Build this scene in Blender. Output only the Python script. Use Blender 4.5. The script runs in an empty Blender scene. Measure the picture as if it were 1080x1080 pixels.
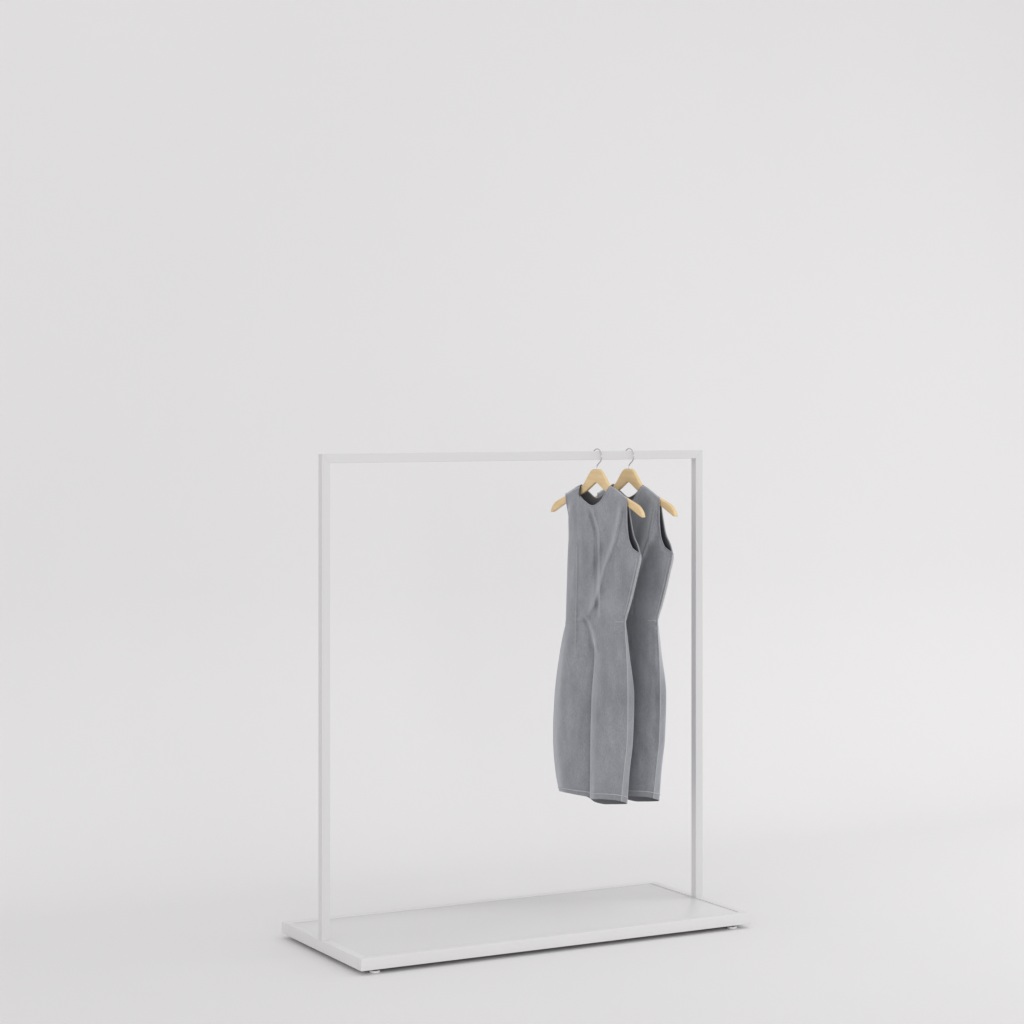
import bpy, bmesh, math, random
from mathutils import Vector, Matrix
from mathutils import noise as mnoise

# ------------------------------------------------------------------ scene
sc = bpy.context.scene
C = sc.collection
random.seed(7)

# ---------------------------------------------------------------- helpers
def link(name, me, parent=None, loc=(0, 0, 0), rotz=0.0):
    o = bpy.data.objects.new(name, me)
    C.objects.link(o)
    o.location = loc
    o.rotation_euler = (0, 0, rotz)
    if parent is not None:
        o.parent = parent
    return o

def mesh(name, verts, faces, mat, parent=None, loc=(0, 0, 0), rotz=0.0, smooth=True):
    me = bpy.data.meshes.new(name)
    me.from_pydata([tuple(v) for v in verts], [], faces)
    me.materials.append(mat)
    for p in me.polygons:
        p.use_smooth = smooth
    me.update()
    return link(name, me, parent, loc, rotz)

def from_bm(name, bm, mat, parent=None, loc=(0, 0, 0), rotz=0.0, smooth=True):
    bmesh.ops.recalc_face_normals(bm, faces=bm.faces)
    me = bpy.data.meshes.new(name)
    bm.to_mesh(me)
    bm.free()
    me.materials.append(mat)
    for p in me.polygons:
        p.use_smooth = smooth
    return link(name, me, parent, loc, rotz)

def thing(name, label, cat, loc=(0, 0, 0), rotz=0.0, group=None):
    o = bpy.data.objects.new(name, None)
    o.empty_display_size = 0.05
    C.objects.link(o)
    o.location = loc
    o.rotation_euler = (0, 0, rotz)
    o['label'] = label
    o['category'] = cat
    if group:
        o['group'] = group
    return o

def tube(name, pts, r, mat, parent=None, seg=10, closed=False):
    """swept round tube through pts (list of Vectors), r a number or one per point"""
    pts = [Vector(p) for p in pts]
    n = len(pts)
    rr = r if hasattr(r, '__len__') else [r] * n
    vs, fs = [], []
    up = None
    for i, p in enumerate(pts):
        a = pts[max(i - 1, 0)]
        b = pts[min(i + 1, n - 1)]
        d = (b - a)
        d = d.normalized() if d.length > 1e-9 else Vector((0, 0, 1))
        if up is None:
            up = d.orthogonal().normalized()
        up = (up - d * up.dot(d))
        up = up.normalized() if up.length > 1e-6 else d.orthogonal().normalized()
        sd = d.cross(up)
        for k in range(seg):
            t = 2 * math.pi * k / seg
            vs.append(p + (up * math.cos(t) + sd * math.sin(t)) * rr[i])
    for i in range(n - 1):
        for k in range(seg):
            k2 = (k + 1) % seg
            fs.append((i * seg + k, i * seg + k2, (i + 1) * seg + k2, (i + 1) * seg + k))
    fs.append(tuple(reversed(range(seg))))
    fs.append(tuple(range((n - 1) * seg, n * seg)))
    return mesh(name, vs, fs, mat, parent)

def box_bm(x0, x1, y0, y1, z0, z1, bev=0.0, seg=2):
    bm = bmesh.new()
    bmesh.ops.create_cube(bm, size=1.0)
    for v in bm.verts:
        v.co = Vector((x0 + (v.co.x + .5) * (x1 - x0), y0 + (v.co.y + .5) * (y1 - y0), z0 + (v.co.z + .5) * (z1 - z0)))
    if bev:
        bmesh.ops.bevel(bm, geom=list(bm.edges), offset=bev, segments=seg, affect='EDGES', profile=0.6)
    return bm

# -------------------------------------------------------------- materials
def mat(name, col, rough, metal=0.0, spec=0.5):
    m = bpy.data.materials.new(name)
    m.use_nodes = True
    b = m.node_tree.nodes['Principled BSDF']
    b.inputs['Base Color'].default_value = (*col, 1)
    b.inputs['Roughness'].default_value = rough
    b.inputs['Metallic'].default_value = metal
    b.inputs['Specular IOR Level'].default_value = spec
    return m, m.node_tree, b

def noise_col(nt, b, c0, c1, scale, detail=4, stretch=(1, 1, 1), lo=.35, hi=.65, rough=0.55):
    tc = nt.nodes.new('ShaderNodeTexCoord')
    mp = nt.nodes.new('ShaderNodeMapping')
    mp.inputs['Scale'].default_value = stretch
    n = nt.nodes.new('ShaderNodeTexNoise')
    n.inputs['Scale'].default_value = scale
    n.inputs['Detail'].default_value = detail
    n.inputs['Roughness'].default_value = rough
    r = nt.nodes.new('ShaderNodeValToRGB')
    r.color_ramp.elements[0].position = lo
    r.color_ramp.elements[0].color = (*c0, 1)
    r.color_ramp.elements[1].position = hi
    r.color_ramp.elements[1].color = (*c1, 1)
    nt.links.new(tc.outputs['Object'], mp.inputs['Vector'])
    nt.links.new(mp.outputs['Vector'], n.inputs['Vector'])
    nt.links.new(n.outputs['Fac'], r.inputs['Fac'])
    nt.links.new(r.outputs['Color'], b.inputs['Base Color'])
    return mp, n, r

def bump(nt, b, vec, scale, strength, dist, detail=3):
    n = nt.nodes.new('ShaderNodeTexNoise')
    n.inputs['Scale'].default_value = scale
    n.inputs['Detail'].default_value = detail
    nt.links.new(vec.outputs['Vector'], n.inputs['Vector'])
    bp = nt.nodes.new('ShaderNodeBump')
    bp.inputs['Strength'].default_value = strength
    bp.inputs['Distance'].default_value = dist
    nt.links.new(n.outputs['Fac'], bp.inputs['Height'])
    nt.links.new(bp.outputs['Normal'], b.inputs['Normal'])

M_FLOOR, nt, b = mat('matt_white_floor', (.82, .812, .816), .9, spec=.1)
noise_col(nt, b, (.808, .802, .804), (.818, .812, .814), .6, 2)
M_WALL, nt, b = mat('matt_white_backdrop', (.80, .795, .80), .9, spec=.1)
noise_col(nt, b, (.808, .802, .804), (.818, .812, .814), .6, 2)
M_FRAME, nt, b = mat('white_powder_coat', (.72, .715, .72), .45, spec=.4)
mp, n, r = noise_col(nt, b, (.750, .744, .747), (.762, .756, .759), 3, 2)
bump(nt, b, mp, 900, .05, .0004)
M_PANEL, nt, b = mat('white_lacquered_board', (.70, .695, .70), .28, spec=.45)
mp, n, r = noise_col(nt, b, (.718, .713, .715), (.732, .727, .729), 2, 2)
bump(nt, b, mp, 60, .02, .0005)
M_POST, nt, b = mat('white_powder_coat_tube', (.70, .695, .70), .45, spec=.4)
mp, n, r = noise_col(nt, b, (.708, .702, .705), (.722, .716, .719), 3, 2)
M_FOOT, nt, b = mat('white_plastic_foot', (.85, .85, .85), .35)
M_BLOCKER, nt, b = mat('dark_bounce_blocker', (.10, .098, .096), .8)  # dark finish for the added sheet that soaks up bounce light
M_RUBBER, nt, b = mat('black_foot_stem', (.01, .01, .01), .6)
M_CHROME, nt, b = mat('polished_steel_wire', (.62, .62, .63), .16, metal=1.0)

M_WOOD, nt, b = mat('pale_beech_wood', (.7, .5, .27), .5, spec=.3)
mp, n, r = noise_col(nt, b, (.76, .55, .285), (.86, .67, .405), 9, 6, (1.2, 9, 9), .3, .7)
bump(nt, b, mp, 30, .12, .0006)

M_CLOTH, nt, b = mat('grey_brushed_fabric', (.2, .205, .215), .58, spec=.45)
mp, n, r = noise_col(nt, b, (.204, .213, .234), (.332, .345, .373), 13, 8, (1, 1, .45), .30, .72, .66)
n2 = nt.nodes.new('ShaderNodeTexNoise')
n2.inputs['Scale'].default_value = 300
n2.inputs['Detail'].default_value = 4
nt.links.new(mp.outputs['Vector'], n2.inputs['Vector'])
mx = nt.nodes.new('ShaderNodeMix')
mx.data_type = 'RGBA'
mx.blend_type = 'OVERLAY'
mx.inputs['Factor'].default_value = .30
nt.links.new(r.outputs['Color'], mx.inputs['A'])
nt.links.new(n2.outputs['Fac'], mx.inputs['B'])
nt.links.new(mx.outputs['Result'], b.inputs['Base Color'])
bump(nt, b, mp, 26, .35, .006, 5)
b.inputs['Sheen Weight'].default_value = 1.0
b.inputs['Sheen Roughness'].default_value = .38
b.inputs['Sheen Tint'].default_value = (.85, .87, .92, 1)

M_INNER_SHADE, nt, b = mat('dark_grey_inner_shade', (.18, .184, .196), .9, spec=.1)  # shade inside the dresses, painted as a darker grey
M_THREAD, nt, b = mat('light_grey_thread', (.46, .465, .48), .85, spec=.1)
M_HEM, nt, b = mat('pale_hem_thread', (.54, .545, .56), .85, spec=.1)

# ---------------------------------------------------------------- setting
L, D, T, W, H = 1.3453, .5775, .0349, .027, 1.5
ZT = .055                                    # top of the base frame
XL, XR, YF, YB = -L / 2, L / 2, -D / 2, D / 2

FZ = .006                                    # floor level
WALL_Y = YB + 1.6
R_COVE = .95
xs = [-14 + i * 2.0 for i in range(15)]
# floor
v = []; fc = []
ys = [-14, -9, -5, -2, 0, 1.0, WALL_Y - R_COVE]
for y in ys:
    for x in xs: v.append((x, y, FZ))
nx = len(xs)
for j in range(len(ys) - 1):
    for i in range(nx - 1):
        fc.append((j * nx + i, j * nx + i + 1, (j + 1) * nx + i + 1, (j + 1) * nx + i))
o = mesh('floor', v, fc, M_FLOOR); o['kind'] = 'structure'
# wall with the swept cove at its foot
prof = []
for i in range(25):
    a = math.pi / 2 * i / 24
    prof.append((WALL_Y - R_COVE + R_COVE * math.sin(a), R_COVE - R_COVE * math.cos(a)))
prof += [(WALL_Y, z) for z in (1.4, 2.0, 3.0, 4.5, 6.5)]
v = []; fc = []
for (y, z) in prof:
    for x in xs: v.append((x, y, z + FZ))
for j in range(len(prof) - 1):
    for i in range(nx - 1):
        fc.append((j * nx + i, j * nx + i + 1, (j + 1) * nx + i + 1, (j + 1) * nx + i))
o = mesh('wall', v, fc, M_WALL); o['kind'] = 'structure'

# ------------------------------------------------------------------- rack
rack = thing('clothing_rack', 'white square-tube clothing rack frame on a flat white base, empty except for two dresses',
             'clothing rack', (0, 0, 0))
B0 = ZT - T
g = .0006
bv = .0012
from_bm('base_rail', box_bm(XL, XR, YF, YF + W, B0, ZT, bv), M_FRAME, rack)
from_bm('base_rail', box_bm(XL, XR, YB - W, YB, B0, ZT, bv), M_FRAME, rack)
from_bm('base_rail', box_bm(XL, XL + W, YF + W + g, YB - W - g, B0, ZT, bv), M_FRAME, rack)
from_bm('base_rail', box_bm(XR - W, XR, YF + W + g, YB - W - g, B0, ZT, bv), M_FRAME, rack)
from_bm('base_panel', box_bm(XL + W + .0012, XR - W - .0022, YF + W + .0012, YB - W - .0012, B0 + .004, ZT - .0022, .0008),
        M_PANEL, rack)
from_bm('bounce_blocker', box_bm(XL + W + .002, XR - W - .002, YF + W + .002, YB - W - .002, B0 + .0006, B0 + .0036), M_BLOCKER, rack)  # added, unseen: cuts bounce to deepen the shadow beneath the base
for sx in (-1, 1):
    for sy in (-1, 1):
        fx = sx * (L / 2 - .0545); fy = sy * (D / 2 - .024)
        bm = bmesh.new()
        ring = [(.0, .0), (.0125, .0), (.0152, .0012), (.0152, .0055), (.0142, .0070), (.0, .0070)]
        n = 28
        rows = []
        for (r_, z_) in ring:
            if r_ == 0: rows.append([bm.verts.new((fx, fy, z_ + FZ + .0003))])
            else: rows.append([bm.verts.new((fx + r_ * math.cos(2 * math.pi * k / n), fy + r_ * math.sin(2 * math.pi * k / n), z_ + FZ + .0003)) for k in range(n)])
        for a, b_ in zip(rows, rows[1:]):
            for k in range(n):
                k2 = (k + 1) % n
                if len(a) == 1: bm.faces.new((a[0], b_[k2], b_[k]))
                elif len(b_) == 1: bm.faces.new((a[k], a[k2], b_[0]))
                else: bm.faces.new((a[k], a[k2], b_[k2], b_[k]))
        ft = from_bm('foot', bm, M_FOOT, rack)
        for p in ft.data.polygons: p.use_smooth = len(p.vertices) == 4
        tube('stem', [(fx, fy, FZ + .0074), (fx, fy, B0 - .0002)], .0065, M_RUBBER, ft, seg=18)

def frame_bar(name, path, planes):
    """square tube with softened long edges from path[0] to path[1]; ends cut by the given planes (mitres)"""
    a, b_ = Vector(path[0]), Vector(path[1])
    d = (b_ - a).normalized()
    yv = Vector((0, 1, 0)); s = d.cross(yv)
    h = W / 2; c = .0014
    sec = [(-h + c, -h), (h - c, -h), (h - c * .3, -h + c * .3), (h, -h + c), (h, h - c), (h - c * .3, h - c * .3), (h - c, h), (-h + c, h),
           (-h + c * .3, h - c * .3), (-h, h - c), (-h, -h + c), (-h + c * .3, -h + c * .3)]
    vs = []
    for end, (pp, pn) in zip((a, b_), planes):
        pp, pn = Vector(pp), Vector(pn)
        for (p, q) in sec:
            w0 = end + s * p + yv * q
            tt = (pp - w0).dot(pn) / d.dot(pn)
            vs.append(w0 + d * tt)
    n = len(sec)
    fs = [(k, (k + 1) % n, n + (k + 1) % n, n + k) for k in range(n)]
    fs += [tuple(reversed(range(n))), tuple(range(n, 2 * n))]
    bm = bmesh.new()
    vv = [bm.verts.new(x) for x in vs]
    for f_ in fs: bm.faces.new([vv[i] for i in f_])
    return from_bm(name, bm, M_POST, rack, smooth=False)

hx = L / 2 - W / 2
zt = H - W / 2
e = .00015
frame_bar('post', [(-hx, 0, ZT), (-hx, 0, zt)], [((0, 0, ZT + .0001), (0, 0, 1)), ((-hx, 0, zt - e), (1, 0, 1))])
frame_bar('post', [(hx, 0, ZT), (hx, 0, zt)], [((0, 0, ZT + .0001), (0, 0, 1)), ((hx, 0, zt - e), (-1, 0, 1))])
frame_bar('top_rail', [(-hx, 0, zt), (hx, 0, zt)], [((-hx + e, 0, zt), (1, 0, 1)), ((hx - e, 0, zt), (-1, 0, 1))])

# ---------------------------------------------------------------- hangers
YAW = .4983
U_ANG = -math.radians(53.7) - YAW            # direction of the hanger's long axis in the rack's frame
WT = 1.443                                   # height of the top of the wood
def interp(t, pts):
    for (a, va), (b_, vb) in zip(pts, pts[1:]):
        if t <= b_:
            k = (t - a) / (b_ - a) if b_ > a else 0
            return va + (vb - va) * k
    return pts[-1][1]

def smooth_pts(pts, sub=5):
    out = []
    n = len(pts)
    for i in range(n - 1):
        p0 = pts[max(i - 1, 0)]; p1 = pts[i]; p2 = pts[i + 1]; p3 = pts[min(i + 2, n - 1)]
        for k in range(sub):
            t = k / sub
            out.append(tuple(.5 * ((2 * b_) + (-a + c) * t + (2 * a - 5 * b_ + 4 * c - d) * t * t + (-a + 3 * b_ - 3 * c + d) * t ** 3)
                             for a, b_, c, d in zip(p0, p1, p2, p3)))
    out.append(pts[-1])
    return out

def wood_profile():
    # right half, (u, drop) stations of the top edge and the underside, sampled at the same u
    top = [(0, 0), (.012, .0), (.020, .0025), (.029, .0095), (.042, .024), (.056, .042), (.070, .0535), (.086, .0625), (.112, .073),
           (.140, .083), (.165, .0925), (.190, .1015), (.208, .1095), (.220, .1190), (.229, .130), (.2325, .1410)]
    bot = [(0, .0425), (.008, .0445), (.025, .0545), (.042, .0650), (.060, .0745), (.080, .0830), (.105, .0920), (.130, .1000), (.152, .1085),
           (.172, .1175), (.190, .1258), (.205, .1330), (.215, .1380), (.223, .1420), (.229, .1440), (.2310, .1442)]
    return smooth_pts(top, 4), smooth_pts(bot, 4)

def make_hanger(label, x):
    t = thing('clothes_hanger', label, 'clothes hanger', (x, 0, WT), U_ANG, 'wooden hangers on the top rail')
    tp, bt = wood_profile()
    n = len(tp)
    st = [(-a[0], a[1], -b_[0], b_[1]) for a, b_ in zip(tp, bt)][::-1][:-1] + [(a[0], a[1], b_[0], b_[1]) for a, b_ in zip(tp, bt)]
    vs = []; fs = []
    K = 10
    for (ut, zt_, ub, zb) in st:
        u = abs(ut)
        th = interp(u, [(0, .0062), (.07, .0060), (.15, .0066), (.2, .0078), (.2305, .0070)])
        hh = (zb - zt_)
        c = min(.0028, hh * .4)
        # rounded rectangle section
        sec = [(-th + c * .9, 0), (th - c * .9, 0), (th - c * .25, c * .25), (th, c), (th, hh - c), (th - c * .25, hh - c * .25), (th - c * .9, hh),
               (-th + c * .9, hh), (-th + c * .25, hh - c * .25), (-th, hh - c)]
        sec = sec[:] 
        sec.append((-th, c)); sec.append((-th + c * .25, c * .25))
        K = len(sec)
        for (yy, dz) in sec:
            f_ = dz / hh if hh > 1e-6 else 0
            # arms bow gently forward towards their ends
            bow = 0.0
            vs.append((ut + (ub - ut) * f_, yy - bow, -(zt_ + dz)))
    m = len(st)
    for i in range(m - 1):
        for k in range(K):
            k2 = (k + 1) % K
            fs.append((i * K + k, (i + 1) * K + k, (i + 1) * K + k2, i * K + k2))
    fs.append(tuple(range(K))); fs.append(tuple(reversed(range((m - 1) * K, m * K))))
    bd = mesh('wooden_body', vs, fs, M_WOOD, t)
    bd.data.polygons[-1].use_smooth = False; bd.data.polygons[-2].use_smooth = False
    # wire hook: neck, bend, circle over the rail
    rw = .0019
    Ri = .0212
    zc = (H - math.sqrt(Ri * Ri - (W / 2 * 1.02) ** 2)) - WT
    Rc = Ri + rw
    pts = []
    uo = .001                                    # centre of the hook circle
    for i in range(41):
        a = math.radians(168 - i * (168 + 52) / 40)
        pts.append((uo + Rc * math.cos(a), 0, zc + Rc * math.sin(a)))
    q = pts[-1]
    pts += [(.0085, 0, zc - Rc * .98), (.0035, 0, zc - Rc * 1.15), (.0008, 0, zc - Rc * 1.32), (0, 0, .006), (0, 0, -.006)]
    sm = pts[:38] + smooth_pts(pts[38:], 5)
    hk = tube('hook', sm, rw, M_CHROME, t, seg=12)
    return t

HX = (.2832, .4017)
hang1 = make_hanger('pale wooden hanger holding the front grey dress, whole crown and both arm tips showing', HX[0])
hang2 = make_hanger('pale wooden hanger holding the rear grey dress, its left arm hidden behind the front dress', HX[1])

# ---------------------------------------------------------------- dresses
# control grids, metres: x to the right and y away in the garment's own turned frame, z up from the floor
FRONT = [[(-0.0949, 0.1292, 1.3611), (-0.0728, 0.0991, 1.3774), (-0.0485, 0.066, 1.3913), (-0.0557, 0.0559, 1.3653), (-0.0373, 0.0168, 1.3397), (-0.0159, -0.0184, 1.3277), (0.0085, -0.0475, 1.3423), (0.0244, -0.0583, 1.3681), (0.0426, -0.058, 1.391), (0.0662, -0.0901, 1.3766), (0.0885, -0.1204, 1.3565)],
    [(-0.0953, 0.1117, 1.3542), (-0.0732, 0.0817, 1.3704), (-0.0513, 0.0519, 1.3842), (-0.053, 0.0461, 1.3582), (-0.0345, 0.0109, 1.3325), (-0.0145, -0.0203, 1.3203), (0.009, -0.0502, 1.335), (0.0257, -0.065, 1.3609), (0.0436, -0.0774, 1.3842), (0.066, -0.1079, 1.3699), (0.0877, -0.1374, 1.3498)],
    [(-0.0852, 0.1279, 1.2834), (-0.0884, 0.1083, 1.2843), (-0.0632, 0.0581, 1.2867), (-0.0502, 0.0383, 1.2876), (-0.0313, 0.0147, 1.2887), (-0.0082, -0.0109, 1.2899), (0.0145, -0.0457, 1.2916), (0.0368, -0.0841, 1.2934), (0.0577, -0.1146, 1.2948), (0.0748, -0.1298, 1.2955), (0.0873, -0.1389, 1.296)],
    [(-0.0839, 0.1283, 1.2255), (-0.0874, 0.111, 1.2264), (-0.0647, 0.0581, 1.2293), (-0.0489, 0.0325, 1.2307), (-0.0257, 0.003, 1.2323), (0.0003, -0.0264, 1.2339), (0.0229, -0.0611, 1.2358), (0.0424, -0.0917, 1.2374), (0.0606, -0.1165, 1.2388), (0.0778, -0.1279, 1.2394), (0.0917, -0.1329, 1.2397)],
    [(-0.0845, 0.131, 1.1857), (-0.0891, 0.1153, 1.1866), (-0.072, 0.07, 1.1893), (-0.0518, 0.0365, 1.1913), (-0.0257, 0.003, 1.1933), (0.0002, -0.0283, 1.1951), (0.0229, -0.0611, 1.1971), (0.0453, -0.0937, 1.199), (0.0663, -0.1222, 1.2007), (0.0847, -0.1373, 1.2016), (0.1026, -0.1456, 1.2036)],
    [(-0.085, 0.1357, 1.161), (-0.0902, 0.1189, 1.162), (-0.0749, 0.0759, 1.1647), (-0.0518, 0.0365, 1.1672), (-0.0257, 0.003, 1.1693), (0.0002, -0.0283, 1.1712), (0.0243, -0.063, 1.1734), (0.0481, -0.0975, 1.1756), (0.0733, -0.1298, 1.1776), (0.0987, -0.1524, 1.179), (0.127, -0.1729, 1.1803)],
    [(-0.0843, 0.1387, 1.0997), (-0.092, 0.1213, 1.101), (-0.0763, 0.0799, 1.1039), (-0.0546, 0.0443, 1.1064), (-0.0285, 0.0088, 1.1089), (-0.0026, -0.0244, 1.1112), (0.0214, -0.0592, 1.1137), (0.0453, -0.0937, 1.1161), (0.0677, -0.1222, 1.1181), (0.0918, -0.143, 1.1196), (0.1161, -0.158, 1.1206)],
    [(-0.081, 0.1363, 1.0419), (-0.0938, 0.1237, 1.0429), (-0.0791, 0.0877, 1.0457), (-0.0588, 0.0541, 1.0483), (-0.0356, 0.0225, 1.0508), (-0.0112, -0.0108, 1.0534), (0.013, -0.0457, 1.0561), (0.037, -0.0803, 1.0588), (0.0581, -0.107, 1.0609), (0.0808, -0.127, 1.0624), (0.1045, -0.1423, 1.0636)],
    [(-0.0824, 0.1402, 0.9958), (-0.0949, 0.1292, 0.9967), (-0.082, 0.0956, 0.9995), (-0.0631, 0.0639, 1.0022), (-0.0413, 0.0342, 1.0047), (-0.0182, 0.0028, 1.0073), (0.0046, -0.0312, 1.0102), (0.0286, -0.0669, 1.0131), (0.0511, -0.0966, 1.0156), (0.0725, -0.1147, 1.0171), (0.094, -0.128, 1.0183)],
    [(-0.0853, 0.1462, 0.9464), (-0.0966, 0.1355, 0.9474), (-0.0848, 0.1035, 0.9502), (-0.0674, 0.0737, 0.9529), (-0.047, 0.0459, 0.9554), (-0.0251, 0.0202, 0.9577), (-0.0024, -0.0187, 0.9612), (0.0229, -0.0592, 0.9649), (0.0455, -0.0889, 0.9676), (0.0655, -0.1052, 0.969), (0.084, -0.1144, 0.9698)],
    [(-0.0866, 0.1579, 0.9025), (-0.1048, 0.1526, 0.903), (-0.0922, 0.1135, 0.9067), (-0.0732, 0.0817, 0.9098), (-0.0497, 0.0557, 0.9123), (-0.0175, 0.0238, 0.9153), (-0.0079, -0.0032, 0.9179), (0.0144, -0.0476, 0.9221), (0.0412, -0.0842, 0.9256), (0.0649, -0.1054, 0.9276), (0.0851, -0.1159, 0.9286)],
    [(-0.0908, 0.1736, 0.8397), (-0.1154, 0.1711, 0.8399), (-0.0997, 0.1197, 0.8452), (-0.0747, 0.0817, 0.8492), (-0.0452, 0.0536, 0.8521), (-0.0026, 0.0215, 0.8554), (-0.0078, -0.0013, 0.8577), (0.0072, -0.0418, 0.8619), (0.0369, -0.0822, 0.8661), (0.0641, -0.1052, 0.8685), (0.0885, -0.1204, 0.87)],
    [(-0.0965, 0.1963, 0.6989), (-0.1309, 0.1982, 0.6987), (-0.1145, 0.1379, 0.706), (-0.085, 0.0938, 0.7113), (-0.0481, 0.0595, 0.7155), (-0.0007, 0.031, 0.7189), (-0.0167, 0.0127, 0.7211), (-0.003, -0.0359, 0.727), (0.0309, -0.0821, 0.7326), (0.0639, -0.109, 0.7358), (0.0921, -0.1253, 0.7378)],
    [(-0.0965, 0.1963, 0.5605), (-0.1351, 0.2059, 0.5592), (-0.1175, 0.142, 0.5681), (-0.088, 0.0978, 0.5742), (-0.051, 0.0634, 0.5789), (-0.0006, 0.0348, 0.5829), (-0.0204, 0.0197, 0.585), (-0.006, -0.0339, 0.5924), (0.0281, -0.0802, 0.5988), (0.0624, -0.109, 0.6028), (0.0896, -0.1219, 0.6046)],
    [(-0.0935, 0.1923, 0.4535), (-0.1272, 0.1952, 0.4531), (-0.1115, 0.1358, 0.4621), (-0.085, 0.0957, 0.4682), (-0.051, 0.0634, 0.4731), (-0.0035, 0.0368, 0.4772), (-0.0215, 0.0213, 0.4795), (-0.0074, -0.0319, 0.4876), (0.0238, -0.0744, 0.4941), (0.0568, -0.1014, 0.4982), (0.0801, -0.1091, 0.4993)],
    [(-0.0905, 0.1882, 0.3988), (-0.1167, 0.1829, 0.3957), (-0.1025, 0.1276, 0.4009), (-0.0805, 0.0917, 0.4027), (-0.051, 0.0634, 0.4011), (-0.0065, 0.0388, 0.3955), (-0.022, 0.024, 0.3979), (-0.0102, -0.0261, 0.4036), (0.0197, -0.0668, 0.4091), (0.0499, -0.0899, 0.4111), (0.0718, -0.0977, 0.4082)]]
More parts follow.
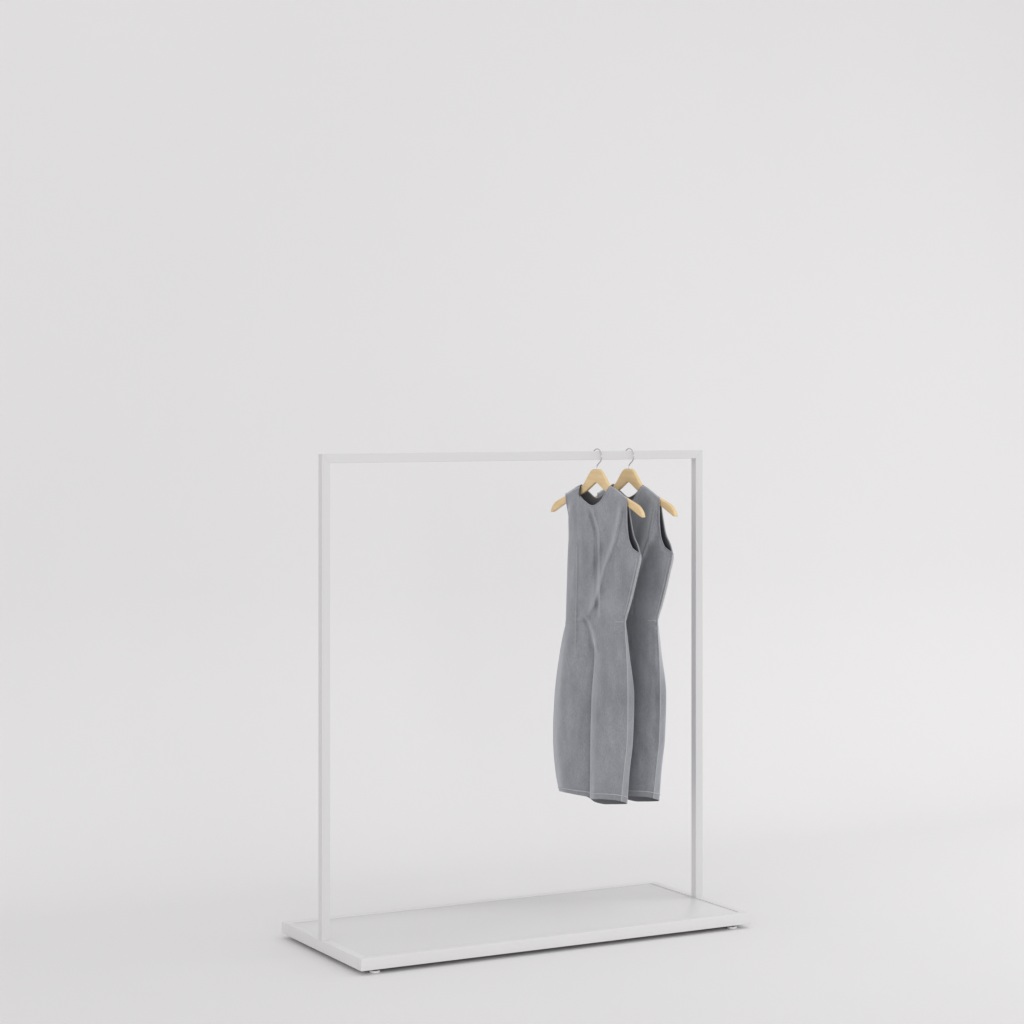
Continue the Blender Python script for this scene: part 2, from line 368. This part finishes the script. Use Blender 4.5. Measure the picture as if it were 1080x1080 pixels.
BACK = [[(-0.0949, 0.1292, 1.3611), (-0.0728, 0.0991, 1.3774), (-0.0485, 0.066, 1.3913), (-0.0371, 0.0725, 1.3799), (-0.0222, 0.0643, 1.3665), (-0.0004, 0.0405, 1.3493), (0.0166, 0.0114, 1.358), (0.0318, -0.0214, 1.3757), (0.0426, -0.058, 1.391), (0.0662, -0.0901, 1.3766), (0.0885, -0.1204, 1.3565)],
    [(-0.0931, 0.1398, 1.3531), (-0.0709, 0.1125, 1.3693), (-0.0474, 0.0826, 1.3831), (-0.0354, 0.0782, 1.3721), (-0.0213, 0.0669, 1.3589), (-0.0003, 0.0434, 1.3417), (0.0168, 0.0152, 1.3503), (0.0329, -0.0168, 1.368), (0.0461, -0.0448, 1.3831), (0.0697, -0.0769, 1.3687), (0.0913, -0.1103, 1.3487)],
    [(-0.0782, 0.1264, 1.2835), (-0.0646, 0.1229, 1.2836), (-0.0525, 0.1165, 1.2839), (-0.0378, 0.1014, 1.2847), (-0.0202, 0.0796, 1.2857), (0.0, 0.052, 1.287), (0.0201, 0.0246, 1.2883), (0.04, -0.0045, 1.2896), (0.0624, -0.04, 1.2913), (0.0831, -0.0781, 1.2931), (0.0999, -0.116, 1.2949)],
    [(-0.0751, 0.1263, 1.2256), (-0.0643, 0.1325, 1.2252), (-0.0521, 0.131, 1.2253), (-0.0373, 0.1158, 1.2261), (-0.0198, 0.0949, 1.2273), (0.0034, 0.0633, 1.229), (0.0264, 0.032, 1.2307), (0.0491, -0.0009, 1.2325), (0.0714, -0.0392, 1.2346), (0.0919, -0.0801, 1.2368), (0.1098, -0.1254, 1.2393)],
    [(-0.0796, 0.1304, 1.1857), (-0.0702, 0.1406, 1.1851), (-0.055, 0.1398, 1.1851), (-0.0371, 0.1255, 1.186), (-0.0194, 0.1045, 1.1872), (0.0066, 0.0689, 1.1894), (0.0354, 0.0299, 1.1917), (0.0609, -0.0069, 1.1939), (0.0859, -0.0489, 1.1964), (0.1085, -0.1028, 1.2025), (0.1231, -0.1475, 1.2052)],
    [(-0.085, 0.1357, 1.161), (-0.0761, 0.1486, 1.1602), (-0.0579, 0.1438, 1.1605), (-0.037, 0.1283, 1.1614), (-0.0134, 0.1033, 1.163), (0.0128, 0.0706, 1.1651), (0.0443, 0.0277, 1.1677), (0.0782, -0.0215, 1.1708), (0.1111, -0.0812, 1.1746), (0.1326, -0.1505, 1.1801), (0.127, -0.1729, 1.1803)],
    [(-0.0843, 0.1387, 1.0997), (-0.0765, 0.1461, 1.0992), (-0.0595, 0.154, 1.0986), (-0.0287, 0.1206, 1.101), (0.0017, 0.0827, 1.1037), (0.0318, 0.046, 1.1063), (0.0619, 0.0161, 1.1084), (0.0918, -0.0127, 1.1104), (0.1211, -0.0476, 1.1128), (0.1219, -0.136, 1.1191), (0.1161, -0.158, 1.1206)],
    [(-0.081, 0.1363, 1.0419), (-0.0732, 0.1436, 1.0413), (-0.0564, 0.1438, 1.0413), (-0.0283, 0.1134, 1.0437), (-0.0006, 0.0788, 1.0464), (0.0269, 0.0453, 1.049), (0.0544, 0.0179, 1.0511), (0.0818, -0.0084, 1.0532), (0.1087, -0.0403, 1.0557), (0.1101, -0.1198, 1.0618), (0.1045, -0.1423, 1.0636)],
    [(-0.0824, 0.1402, 0.9958), (-0.0746, 0.1476, 0.9952), (-0.058, 0.1409, 0.9957), (-0.0316, 0.1121, 0.9982), (-0.0055, 0.0795, 1.0009), (0.0204, 0.0479, 1.0035), (0.0463, 0.022, 1.0057), (0.072, -0.003, 1.0078), (0.0974, -0.0332, 1.0103), (0.0993, -0.1051, 1.0163), (0.094, -0.128, 1.0183)],
    [(-0.0853, 0.1462, 0.9464), (-0.0775, 0.1535, 0.9457), (-0.0611, 0.1399, 0.947), (-0.0362, 0.1126, 0.9494), (-0.0116, 0.0818, 0.9522), (0.0128, 0.0518, 0.9549), (0.0373, 0.0272, 0.9571), (0.0616, 0.0033, 0.9593), (0.0855, -0.0253, 0.9618), (0.0879, -0.0896, 0.9676), (0.084, -0.1144, 0.9698)],
    [(-0.0866, 0.1579, 0.9025), (-0.0788, 0.1652, 0.9018), (-0.0624, 0.1469, 0.9036), (-0.0365, 0.1188, 0.9062), (-0.0109, 0.0869, 0.9093), (0.0145, 0.0559, 0.9122), (0.0399, 0.0306, 0.9147), (0.0652, 0.0063, 0.917), (0.0901, -0.0233, 0.9198), (0.0937, -0.0596, 0.9233), (0.0851, -0.1159, 0.9286)],
    [(-0.0908, 0.1736, 0.8397), (-0.083, 0.181, 0.8389), (-0.0667, 0.1595, 0.8411), (-0.0389, 0.1298, 0.8442), (-0.0115, 0.0957, 0.8477), (0.0156, 0.0627, 0.8511), (0.0428, 0.0361, 0.8539), (0.0699, 0.0105, 0.8565), (0.0965, -0.0209, 0.8598), (0.0996, -0.0676, 0.8646), (0.0885, -0.1204, 0.87)],
    [(-0.0965, 0.1963, 0.6989), (-0.0886, 0.2036, 0.6981), (-0.0724, 0.1759, 0.7014), (-0.0411, 0.1423, 0.7055), (-0.0102, 0.1039, 0.7101), (0.0203, 0.0668, 0.7146), (0.0509, 0.0369, 0.7182), (0.0813, 0.0081, 0.7217), (0.1111, -0.0271, 0.7259), (0.1135, -0.0865, 0.7331), (0.0921, -0.1253, 0.7378)],
    [(-0.0965, 0.1963, 0.5605), (-0.0886, 0.2036, 0.5595), (-0.0723, 0.1776, 0.5631), (-0.0417, 0.1451, 0.5676), (-0.0114, 0.1076, 0.5728), (0.0185, 0.0714, 0.5778), (0.0485, 0.0425, 0.5818), (0.0783, 0.0148, 0.5857), (0.1076, -0.0195, 0.5904), (0.1099, -0.0816, 0.599), (0.0896, -0.1219, 0.6046)],
    [(-0.0935, 0.1923, 0.4535), (-0.0856, 0.1996, 0.4524), (-0.0694, 0.1719, 0.4566), (-0.041, 0.1423, 0.4611), (-0.0131, 0.1078, 0.4664), (0.0147, 0.0745, 0.4714), (0.0425, 0.0483, 0.4754), (0.0702, 0.0232, 0.4792), (0.0974, -0.0083, 0.484), (0.0999, -0.068, 0.4931), (0.0801, -0.1091, 0.4993)],
    [(-0.0905, 0.1882, 0.3988), (-0.0843, 0.1898, 0.3937), (-0.0663, 0.1723, 0.3903), (-0.0455, 0.1499, 0.389), (-0.0234, 0.1238, 0.3859), (0.0001, 0.0969, 0.3739), (0.025, 0.074, 0.3716), (0.0526, 0.0464, 0.3755), (0.0798, 0.0134, 0.381), (0.0938, -0.0526, 0.3937), (0.0718, -0.0977, 0.4082)]]
FEAT = {'ridge': [(0.0734, 1.3426), (0.0678, 1.3039), (0.0536, 1.2243), (0.0348, 1.1683), (0.0224, 1.1344), (0.0116, 1.0887), (-0.0012, 1.0456), (-0.0141, 1.0053), (-0.0285, 0.9766), (-0.0516, 0.9558)], 'centre': [(-0.0141, 1.3288), (-0.0092, 1.2961), (0.0056, 1.2433), (0.0059, 1.1538), (0.0068, 1.0703), (0.0076, 1.0107), (0.0087, 0.9691)], 'dart': [(-0.0618, 1.1992), (-0.0632, 1.0933), (-0.0647, 1.0025), (-0.0661, 0.954), (-0.0676, 0.8359)], 'sag': [(-0.0313, 0.9703), (-0.0256, 0.9529), (-0.0155, 0.9242), (-0.0069, 0.8595)]}
WAIST = 9

def pchip(xs_, ys_):
    n = len(xs_)
    h = [xs_[i + 1] - xs_[i] for i in range(n - 1)]
    dl = [(ys_[i + 1] - ys_[i]) / h[i] for i in range(n - 1)]
    m = [0.0] * n
    m[0] = dl[0]; m[-1] = dl[-1]
    for i in range(1, n - 1):
        if dl[i - 1] * dl[i] <= 0: m[i] = 0.0
        else:
            w1 = 2 * h[i] + h[i - 1]; w2 = h[i] + 2 * h[i - 1]
            m[i] = (w1 + w2) / (w1 / dl[i - 1] + w2 / dl[i])
    def ev(x):
        i = 0
        while i < n - 2 and x > xs_[i + 1]: i += 1
        t = (x - xs_[i]) / h[i]
        return ((2 * t ** 3 - 3 * t * t + 1) * ys_[i] + (t ** 3 - 2 * t * t + t) * h[i] * m[i]
                + (-2 * t ** 3 + 3 * t * t) * ys_[i + 1] + (t ** 3 - t * t) * h[i] * m[i + 1])
    return ev

def grid_eval(G, vs_, us_):
    """G rows of control points; vs_ in row units, us_ in column units"""
    R, K = len(G), len(G[0])
    # row knots follow height so that unequal spacing does not kink
    zk = [0.0]
    for r in range(1, R):
        zk.append(zk[-1] + max(.004, sum(abs(G[r][k][2] - G[r - 1][k][2]) for k in range(K)) / K))
    def knot(v_):
        i = min(int(v_), R - 2)
        return zk[i] + (zk[i + 1] - zk[i]) * (v_ - i)
    cols = [[pchip(zk, [G[r][k][a] for r in range(R)]) for a in range(3)] for k in range(K)]
    out = []
    for v_ in vs_:
        kv = knot(v_)
        row_ = [[cols[k][a](kv) for a in range(3)] for k in range(K)]
        cc = [pchip(list(range(K)), [row_[k][a] for k in range(K)]) for a in range(3)]
        out.append([Vector((cc[0](u_), cc[1](u_), cc[2](u_))) for u_ in us_])
    return out

def poly_x(pl, z):
    """lateral position of a crease line at height z, with how far inside its ends z is"""
    if z > pl[0][1] or z < pl[-1][1]: return None
    for (xa, za), (xb, zb) in zip(pl, pl[1:]):
        if zb <= z <= za:
            k = (za - z) / (za - zb) if za > zb else 0
            L_ = pl[0][1] - pl[-1][1]
            e_ = min(pl[0][1] - z, z - pl[-1][1]) / L_
            return xa + (xb - xa) * k, min(1.0, (z - pl[-1][1]) / L_ * 7, (pl[0][1] - z) / L_ * 14 + .45)
    return None

def gs(d, w): return math.exp(-(d / w) ** 2)

def relief(x, z, seed):
    """creases of the front, metres towards the back (+) or the viewer side (-)"""
    d = 0.0
    r = poly_x(FEAT['ridge'], z)
    if r:
        q = x - r[0]
        d += r[1] * (-.0150 * gs(q, .0065) + .0190 * gs(q + .024, .017) + .0070 * gs(q - .020, .014))
    r = poly_x(FEAT['centre'], z)
    if r:
        q = x - r[0]
        d += r[1] * (-.0068 * gs(q - .001, .0035) + .0125 * gs(q + .009, .0065))
    r = poly_x(FEAT['dart'], z)
    if r:
        q = x - r[0]
        d += r[1] * (-.0024 * gs(q, .0028) + .0036 * gs(q - .006, .0050))
    r = poly_x(FEAT['sag'], z)
    if r:
        q = x - r[0]
        d += r[1] * (-.009 * gs(q - .008, .008) + .010 * gs(q + .007, .007))
    zw = WAISTZ
    ws = .12 + .9 * max(gs(x + .085, .03), gs(x - .075, .022))
    d += 1.9 * ws * (.0010 * gs(z - zw, .004) - .0016 * gs(z - zw - .010, .009) - .0012 * gs(z - zw + .012, .010))
    # tuck where the slanting fold runs into the waist seam, and a flat nick beside the near side seam
    xk = max(0.0, 1 - abs((x + .042) / .026) ** 3)
    d += xk * (-.0050 * gs(z - zw - .006, .0042) + .0050 * gs(z - zw + .004, .0055))
    xk = max(0.0, 1 - abs((x - .070) / .022) ** 3)
    d += xk * (-.0026 * gs(z - zw + .012, .0040) + .0016 * gs(z - zw + .003, .0045))
    # soft cloth unevenness
    p = Vector((x * 9 + seed * 7.1, seed * 3.3, z * 5.5))
    d += .0075 * mnoise.noise(p) + .0034 * mnoise.noise(p * 2.7) + .0010 * mnoise.noise(p * 7)
    d += .0022 * mnoise.noise(Vector((x * 42 + 5 * seed, z * 7, 1.3 + seed))) + .0012 * mnoise.noise(Vector((x * 30 + z * 38, z * 11, 9.3 + seed))) * gs(z - zw, .16)
    return d

WAISTZ = FRONT[WAIST][5][2]

def make_dress(label, x, seed):
    t = thing('dress', label, 'dress', (x, 0, .45), -YAW, 'grey sleeveless dresses on the rack')
    t.rotation_euler = (0, 0, -YAW)
    R = len(FRONT)
    NU = 96
    us_ = [10 * i / NU for i in range(NU + 1)]
    sub = [3, 6, 7, 6, 6, 7, 7, 6, 8, 7, 9, 14, 14, 12, 10]
    vs_ = []
    for i in range(R - 1):
        vs_ += [i + k / sub[i] for k in range(sub[i])]
    vs_.append(R - 1)
    iw = sum(sub[:WAIST])
    iu = sum(sub[:5])                              # row of the underarm
    Fg = grid_eval(FRONT, vs_, us_)
    Bg = grid_eval(BACK, vs_, us_)
    for j in range(len(vs_)):
        ed = min(1.0, j / 8)
        for i in range(NU + 1):
            ew = min(1.0, i / 5, (NU - i) / 5)
            p = Fg[j][i]
            p.y += relief(p.x, p.z, seed) * ew * (.15 + .85 * ed) if j else 0
            p = Bg[j][i]
            q = Vector((p.x * 8 + 31 + seed, 4.4, p.z * 5))
            if j: p.y += (.005 * mnoise.noise(q) + .002 * mnoise.noise(q * 2.5)) * ew * ed
    off = Vector((0, 0, .45))
    def normals(G, sgn):
        out_ = []
        n_ = len(G)
        for j in range(n_):
            row_ = []
            for i in range(NU + 1):
                du = G[j][min(i + 1, NU)] - G[j][max(i - 1, 0)]
                dv = G[min(j + 1, n_ - 1)][i] - G[max(j - 1, 0)][i]
                c_ = du.cross(dv) * sgn
                row_.append(c_.normalized() if c_.length > 1e-12 else (row_[-1] if row_ else Vector((0, -sgn, 0))))
            out_.append(row_)
        return out_
    Fn = normals(Fg, -1); Bn = normals(Bg, 1)
    TH = .0022
    def panel_mesh(name, j0, j1):
        verts = []; nrm = []; faces = []
        for G, N_, flip in ((Fg, Fn, False), (Bg, Bn, True)):
            base_ = len(verts)
            w_ = NU + 1
            m_ = (j1 - j0 + 1) * w_
            for lay in (0, 1):
                for j in range(j0, j1 + 1):
                    for i in range(w_):
                        verts.append(G[j][i] - off - N_[j][i] * (TH * lay))
                        nrm.append(N_[j][i] * (1 - 2 * lay))
            def q(j, i, lay): return base_ + lay * m_ + (j - j0) * w_ + i
            def add(f_):
                faces.append(tuple(reversed(f_)) if flip else f_)
            for j in range(j0, j1):
                for i in range(NU):
                    add((q(j, i, 0), q(j + 1, i, 0), q(j + 1, i + 1, 0), q(j, i + 1, 0)))
                    add((q(j, i + 1, 1), q(j + 1, i + 1, 1), q(j + 1, i, 1), q(j, i, 1)))
                add((q(j, 0, 1), q(j + 1, 0, 1), q(j + 1, 0, 0), q(j, 0, 0)))
                add((q(j, NU, 0), q(j + 1, NU, 0), q(j + 1, NU, 1), q(j, NU, 1)))
            for i in range(NU):
                if j0 == 0: add((q(j0, i, 1), q(j0, i, 0), q(j0, i + 1, 0), q(j0, i + 1, 1)))
                if j1 > iw: add((q(j1, i, 0), q(j1, i, 1), q(j1, i + 1, 1), q(j1, i + 1, 0)))
        o_ = mesh(name, verts, faces, M_CLOTH, t)
        o_.data.materials.append(M_INNER_SHADE)
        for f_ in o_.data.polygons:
            if all((v_ % (2 * m_)) >= m_ for v_ in f_.vertices): f_.material_index = 1  # inner faces get the painted shade
        o_.data.normals_split_custom_set_from_vertices(nrm)
        return o_
    panel_mesh('bodice', 0, iw)
    panel_mesh('skirt', iw, len(vs_) - 1)
    n = len(vs_)
    def rim(name, pts, r, m_=M_CLOTH): return tube(name, [p - off for p in pts], r, m_, t, seg=8)
    iN0 = min(range(NU + 1), key=lambda i: abs(us_[i] - 2)); iN1 = min(range(NU + 1), key=lambda i: abs(us_[i] - 8))
    rim('neckline_binding', [Fg[0][i] for i in range(iN0, iN1 + 1)] + [Bg[0][i] for i in range(iN1 - 1, iN0 - 1, -1)], .0021)
    for i in (0, NU):
        rim('armhole_binding', [Fg[j][i] for j in range(0, iu + 1)] + [Bg[j][i] for j in range(iu - 1, -1, -1)], .0022)
    # topstitching beside the hem, the near side seam and the waist
    def out(p, q, k): return p
    jh = n - 4
    vh = R - 1 - .22
    Fh = grid_eval(FRONT, [vh], us_)[0]; Bh = grid_eval(BACK, [vh], us_)[0]
    jj = min(range(n), key=lambda j: abs(vs_[j] - vh))
    st = .0006
    rim('hem_stitching', [Fg[jj][i] + Fn[jj][i] * st for i in range(0, NU)] + [Bg[jj][i] + Bn[jj][i] * st for i in range(NU - 1, int(NU * .8), -1)], .0011, M_HEM)
    rim('side_seam', [Fg[j][NU] + Fn[j][NU - 2] * .0006 for j in range(iu, n)], .0013, M_THREAD)
    rim('side_seam', [Fg[j][NU - 3] + Fn[j][NU - 3] * .0004 for j in range(iu + 1, iw - 2)], .0010, M_THREAD)
    def on_poly(key, r_, name, m_, z0, z1):
        pts = []
        for j in range(1, n):
            row_ = Fg[j]
            zz = row_[NU // 3].z
            if not (z1 <= zz <= z0): continue
            px_ = poly_x(FEAT[key], zz)
            if not px_: continue
            for i in range(8, NU - 8):
                if row_[i].x <= px_[0] <= row_[i + 1].x:
                    k_ = (px_[0] - row_[i].x) / max(1e-6, row_[i + 1].x - row_[i].x)
                    pts.append(row_[i].lerp(row_[i + 1], k_) + Fn[j][i] * .0002)
                    break
        if len(pts) > 3: rim(name, pts, r_, m_)
    on_poly('dart', .0008, 'dart_seam', M_THREAD, 9, -9)
    on_poly('centre', .0007, 'centre_seam', M_THREAD, 9, -9)
    for u0, u1 in ((.9, 2.6), (8.35, 9.9)):
        i0, i1 = int(u0 * NU / 10), int(u1 * NU / 10)
        rim('waist_seam', [Fg[iw][i] + Fn[iw][i] * .0002 for i in range(i0, i1)], .0011, M_THREAD)
    ib = int(NU * .93)
    rim('side_seam', [Bg[j][ib] + Bn[j][ib] * .0004 for j in range(iu + 1, iw)], .0010, M_HEM)
    k = int(NU * .86)
    return t

dress1 = make_dress('grey sleeveless dress nearest the camera, whole front showing, on the left-hand hanger', HX[0], 1)
dress2 = make_dress('grey sleeveless dress partly hidden behind the front dress, on the right-hand hanger', HX[1], 2)

# ----------------------------------------------------------------- camera
cd = bpy.data.cameras.new('camera')
cam = bpy.data.objects.new('camera', cd)
C.objects.link(cam)
cam.location = (-3.6230, -6.6169, 1.6503)
cam.rotation_euler = (math.pi / 2, 0, -YAW)
cd.sensor_fit = 'HORIZONTAL'
cd.sensor_width = 36
cd.lens = 2560.746 / 1080 * 36
cd.shift_x = 0
cd.shift_y = -(540 - 425.66) / 1080
cd.clip_start = .1
cd.clip_end = 100
sc.camera = cam

# --------------------------------------------------------------- lighting
w = bpy.data.worlds.new('World')
sc.world = w
w.use_nodes = True
bg = w.node_tree.nodes['Background']
bg.inputs['Color'].default_value = (1.0, .993, .998, 1)
bg.inputs['Strength'].default_value = 0.86

def area(name, loc, target, size, power, col=(1, 1, 1), spread=180):
    ld = bpy.data.lights.new(name, 'AREA')
    ld.shape = 'RECTANGLE'
    ld.size, ld.size_y = size
    ld.energy = power
    ld.spread = math.radians(spread)
    ld.color = col
    o_ = bpy.data.objects.new(name, ld)
    C.objects.link(o_)
    o_.location = loc
    d = Vector(target) - Vector(loc)
    o_.rotation_euler = d.to_track_quat('-Z', 'Y').to_euler()
    return o_
area('key_softbox', (-3.0, -8.5, 1.7), (0.2, 0, .7), (4.8, 3.0), 100, (1, .995, .99))
area('overhead_softbox', (3.0, -1.2, 4.2), (2.5, -0.6, 0), (3.0, 3.0), 11, (1, .998, .995), 105)
area('side_softbox', (5.0, -1.4, 1.7), (0.4, 0.0, .5), (1.6, 1.8), 16, (1, .995, .99), 170)

sc.view_settings.view_transform = 'Standard'
sc.view_settings.look = 'None'
sc.view_settings.exposure = 0
sc.view_settings.gamma = 1
sc.view_settings.use_curve_mapping = False
sc.render.engine = 'CYCLES'
sc.cycles.use_denoising = True
sc.cycles.max_bounces = 12
sc.cycles.diffuse_bounces = 8
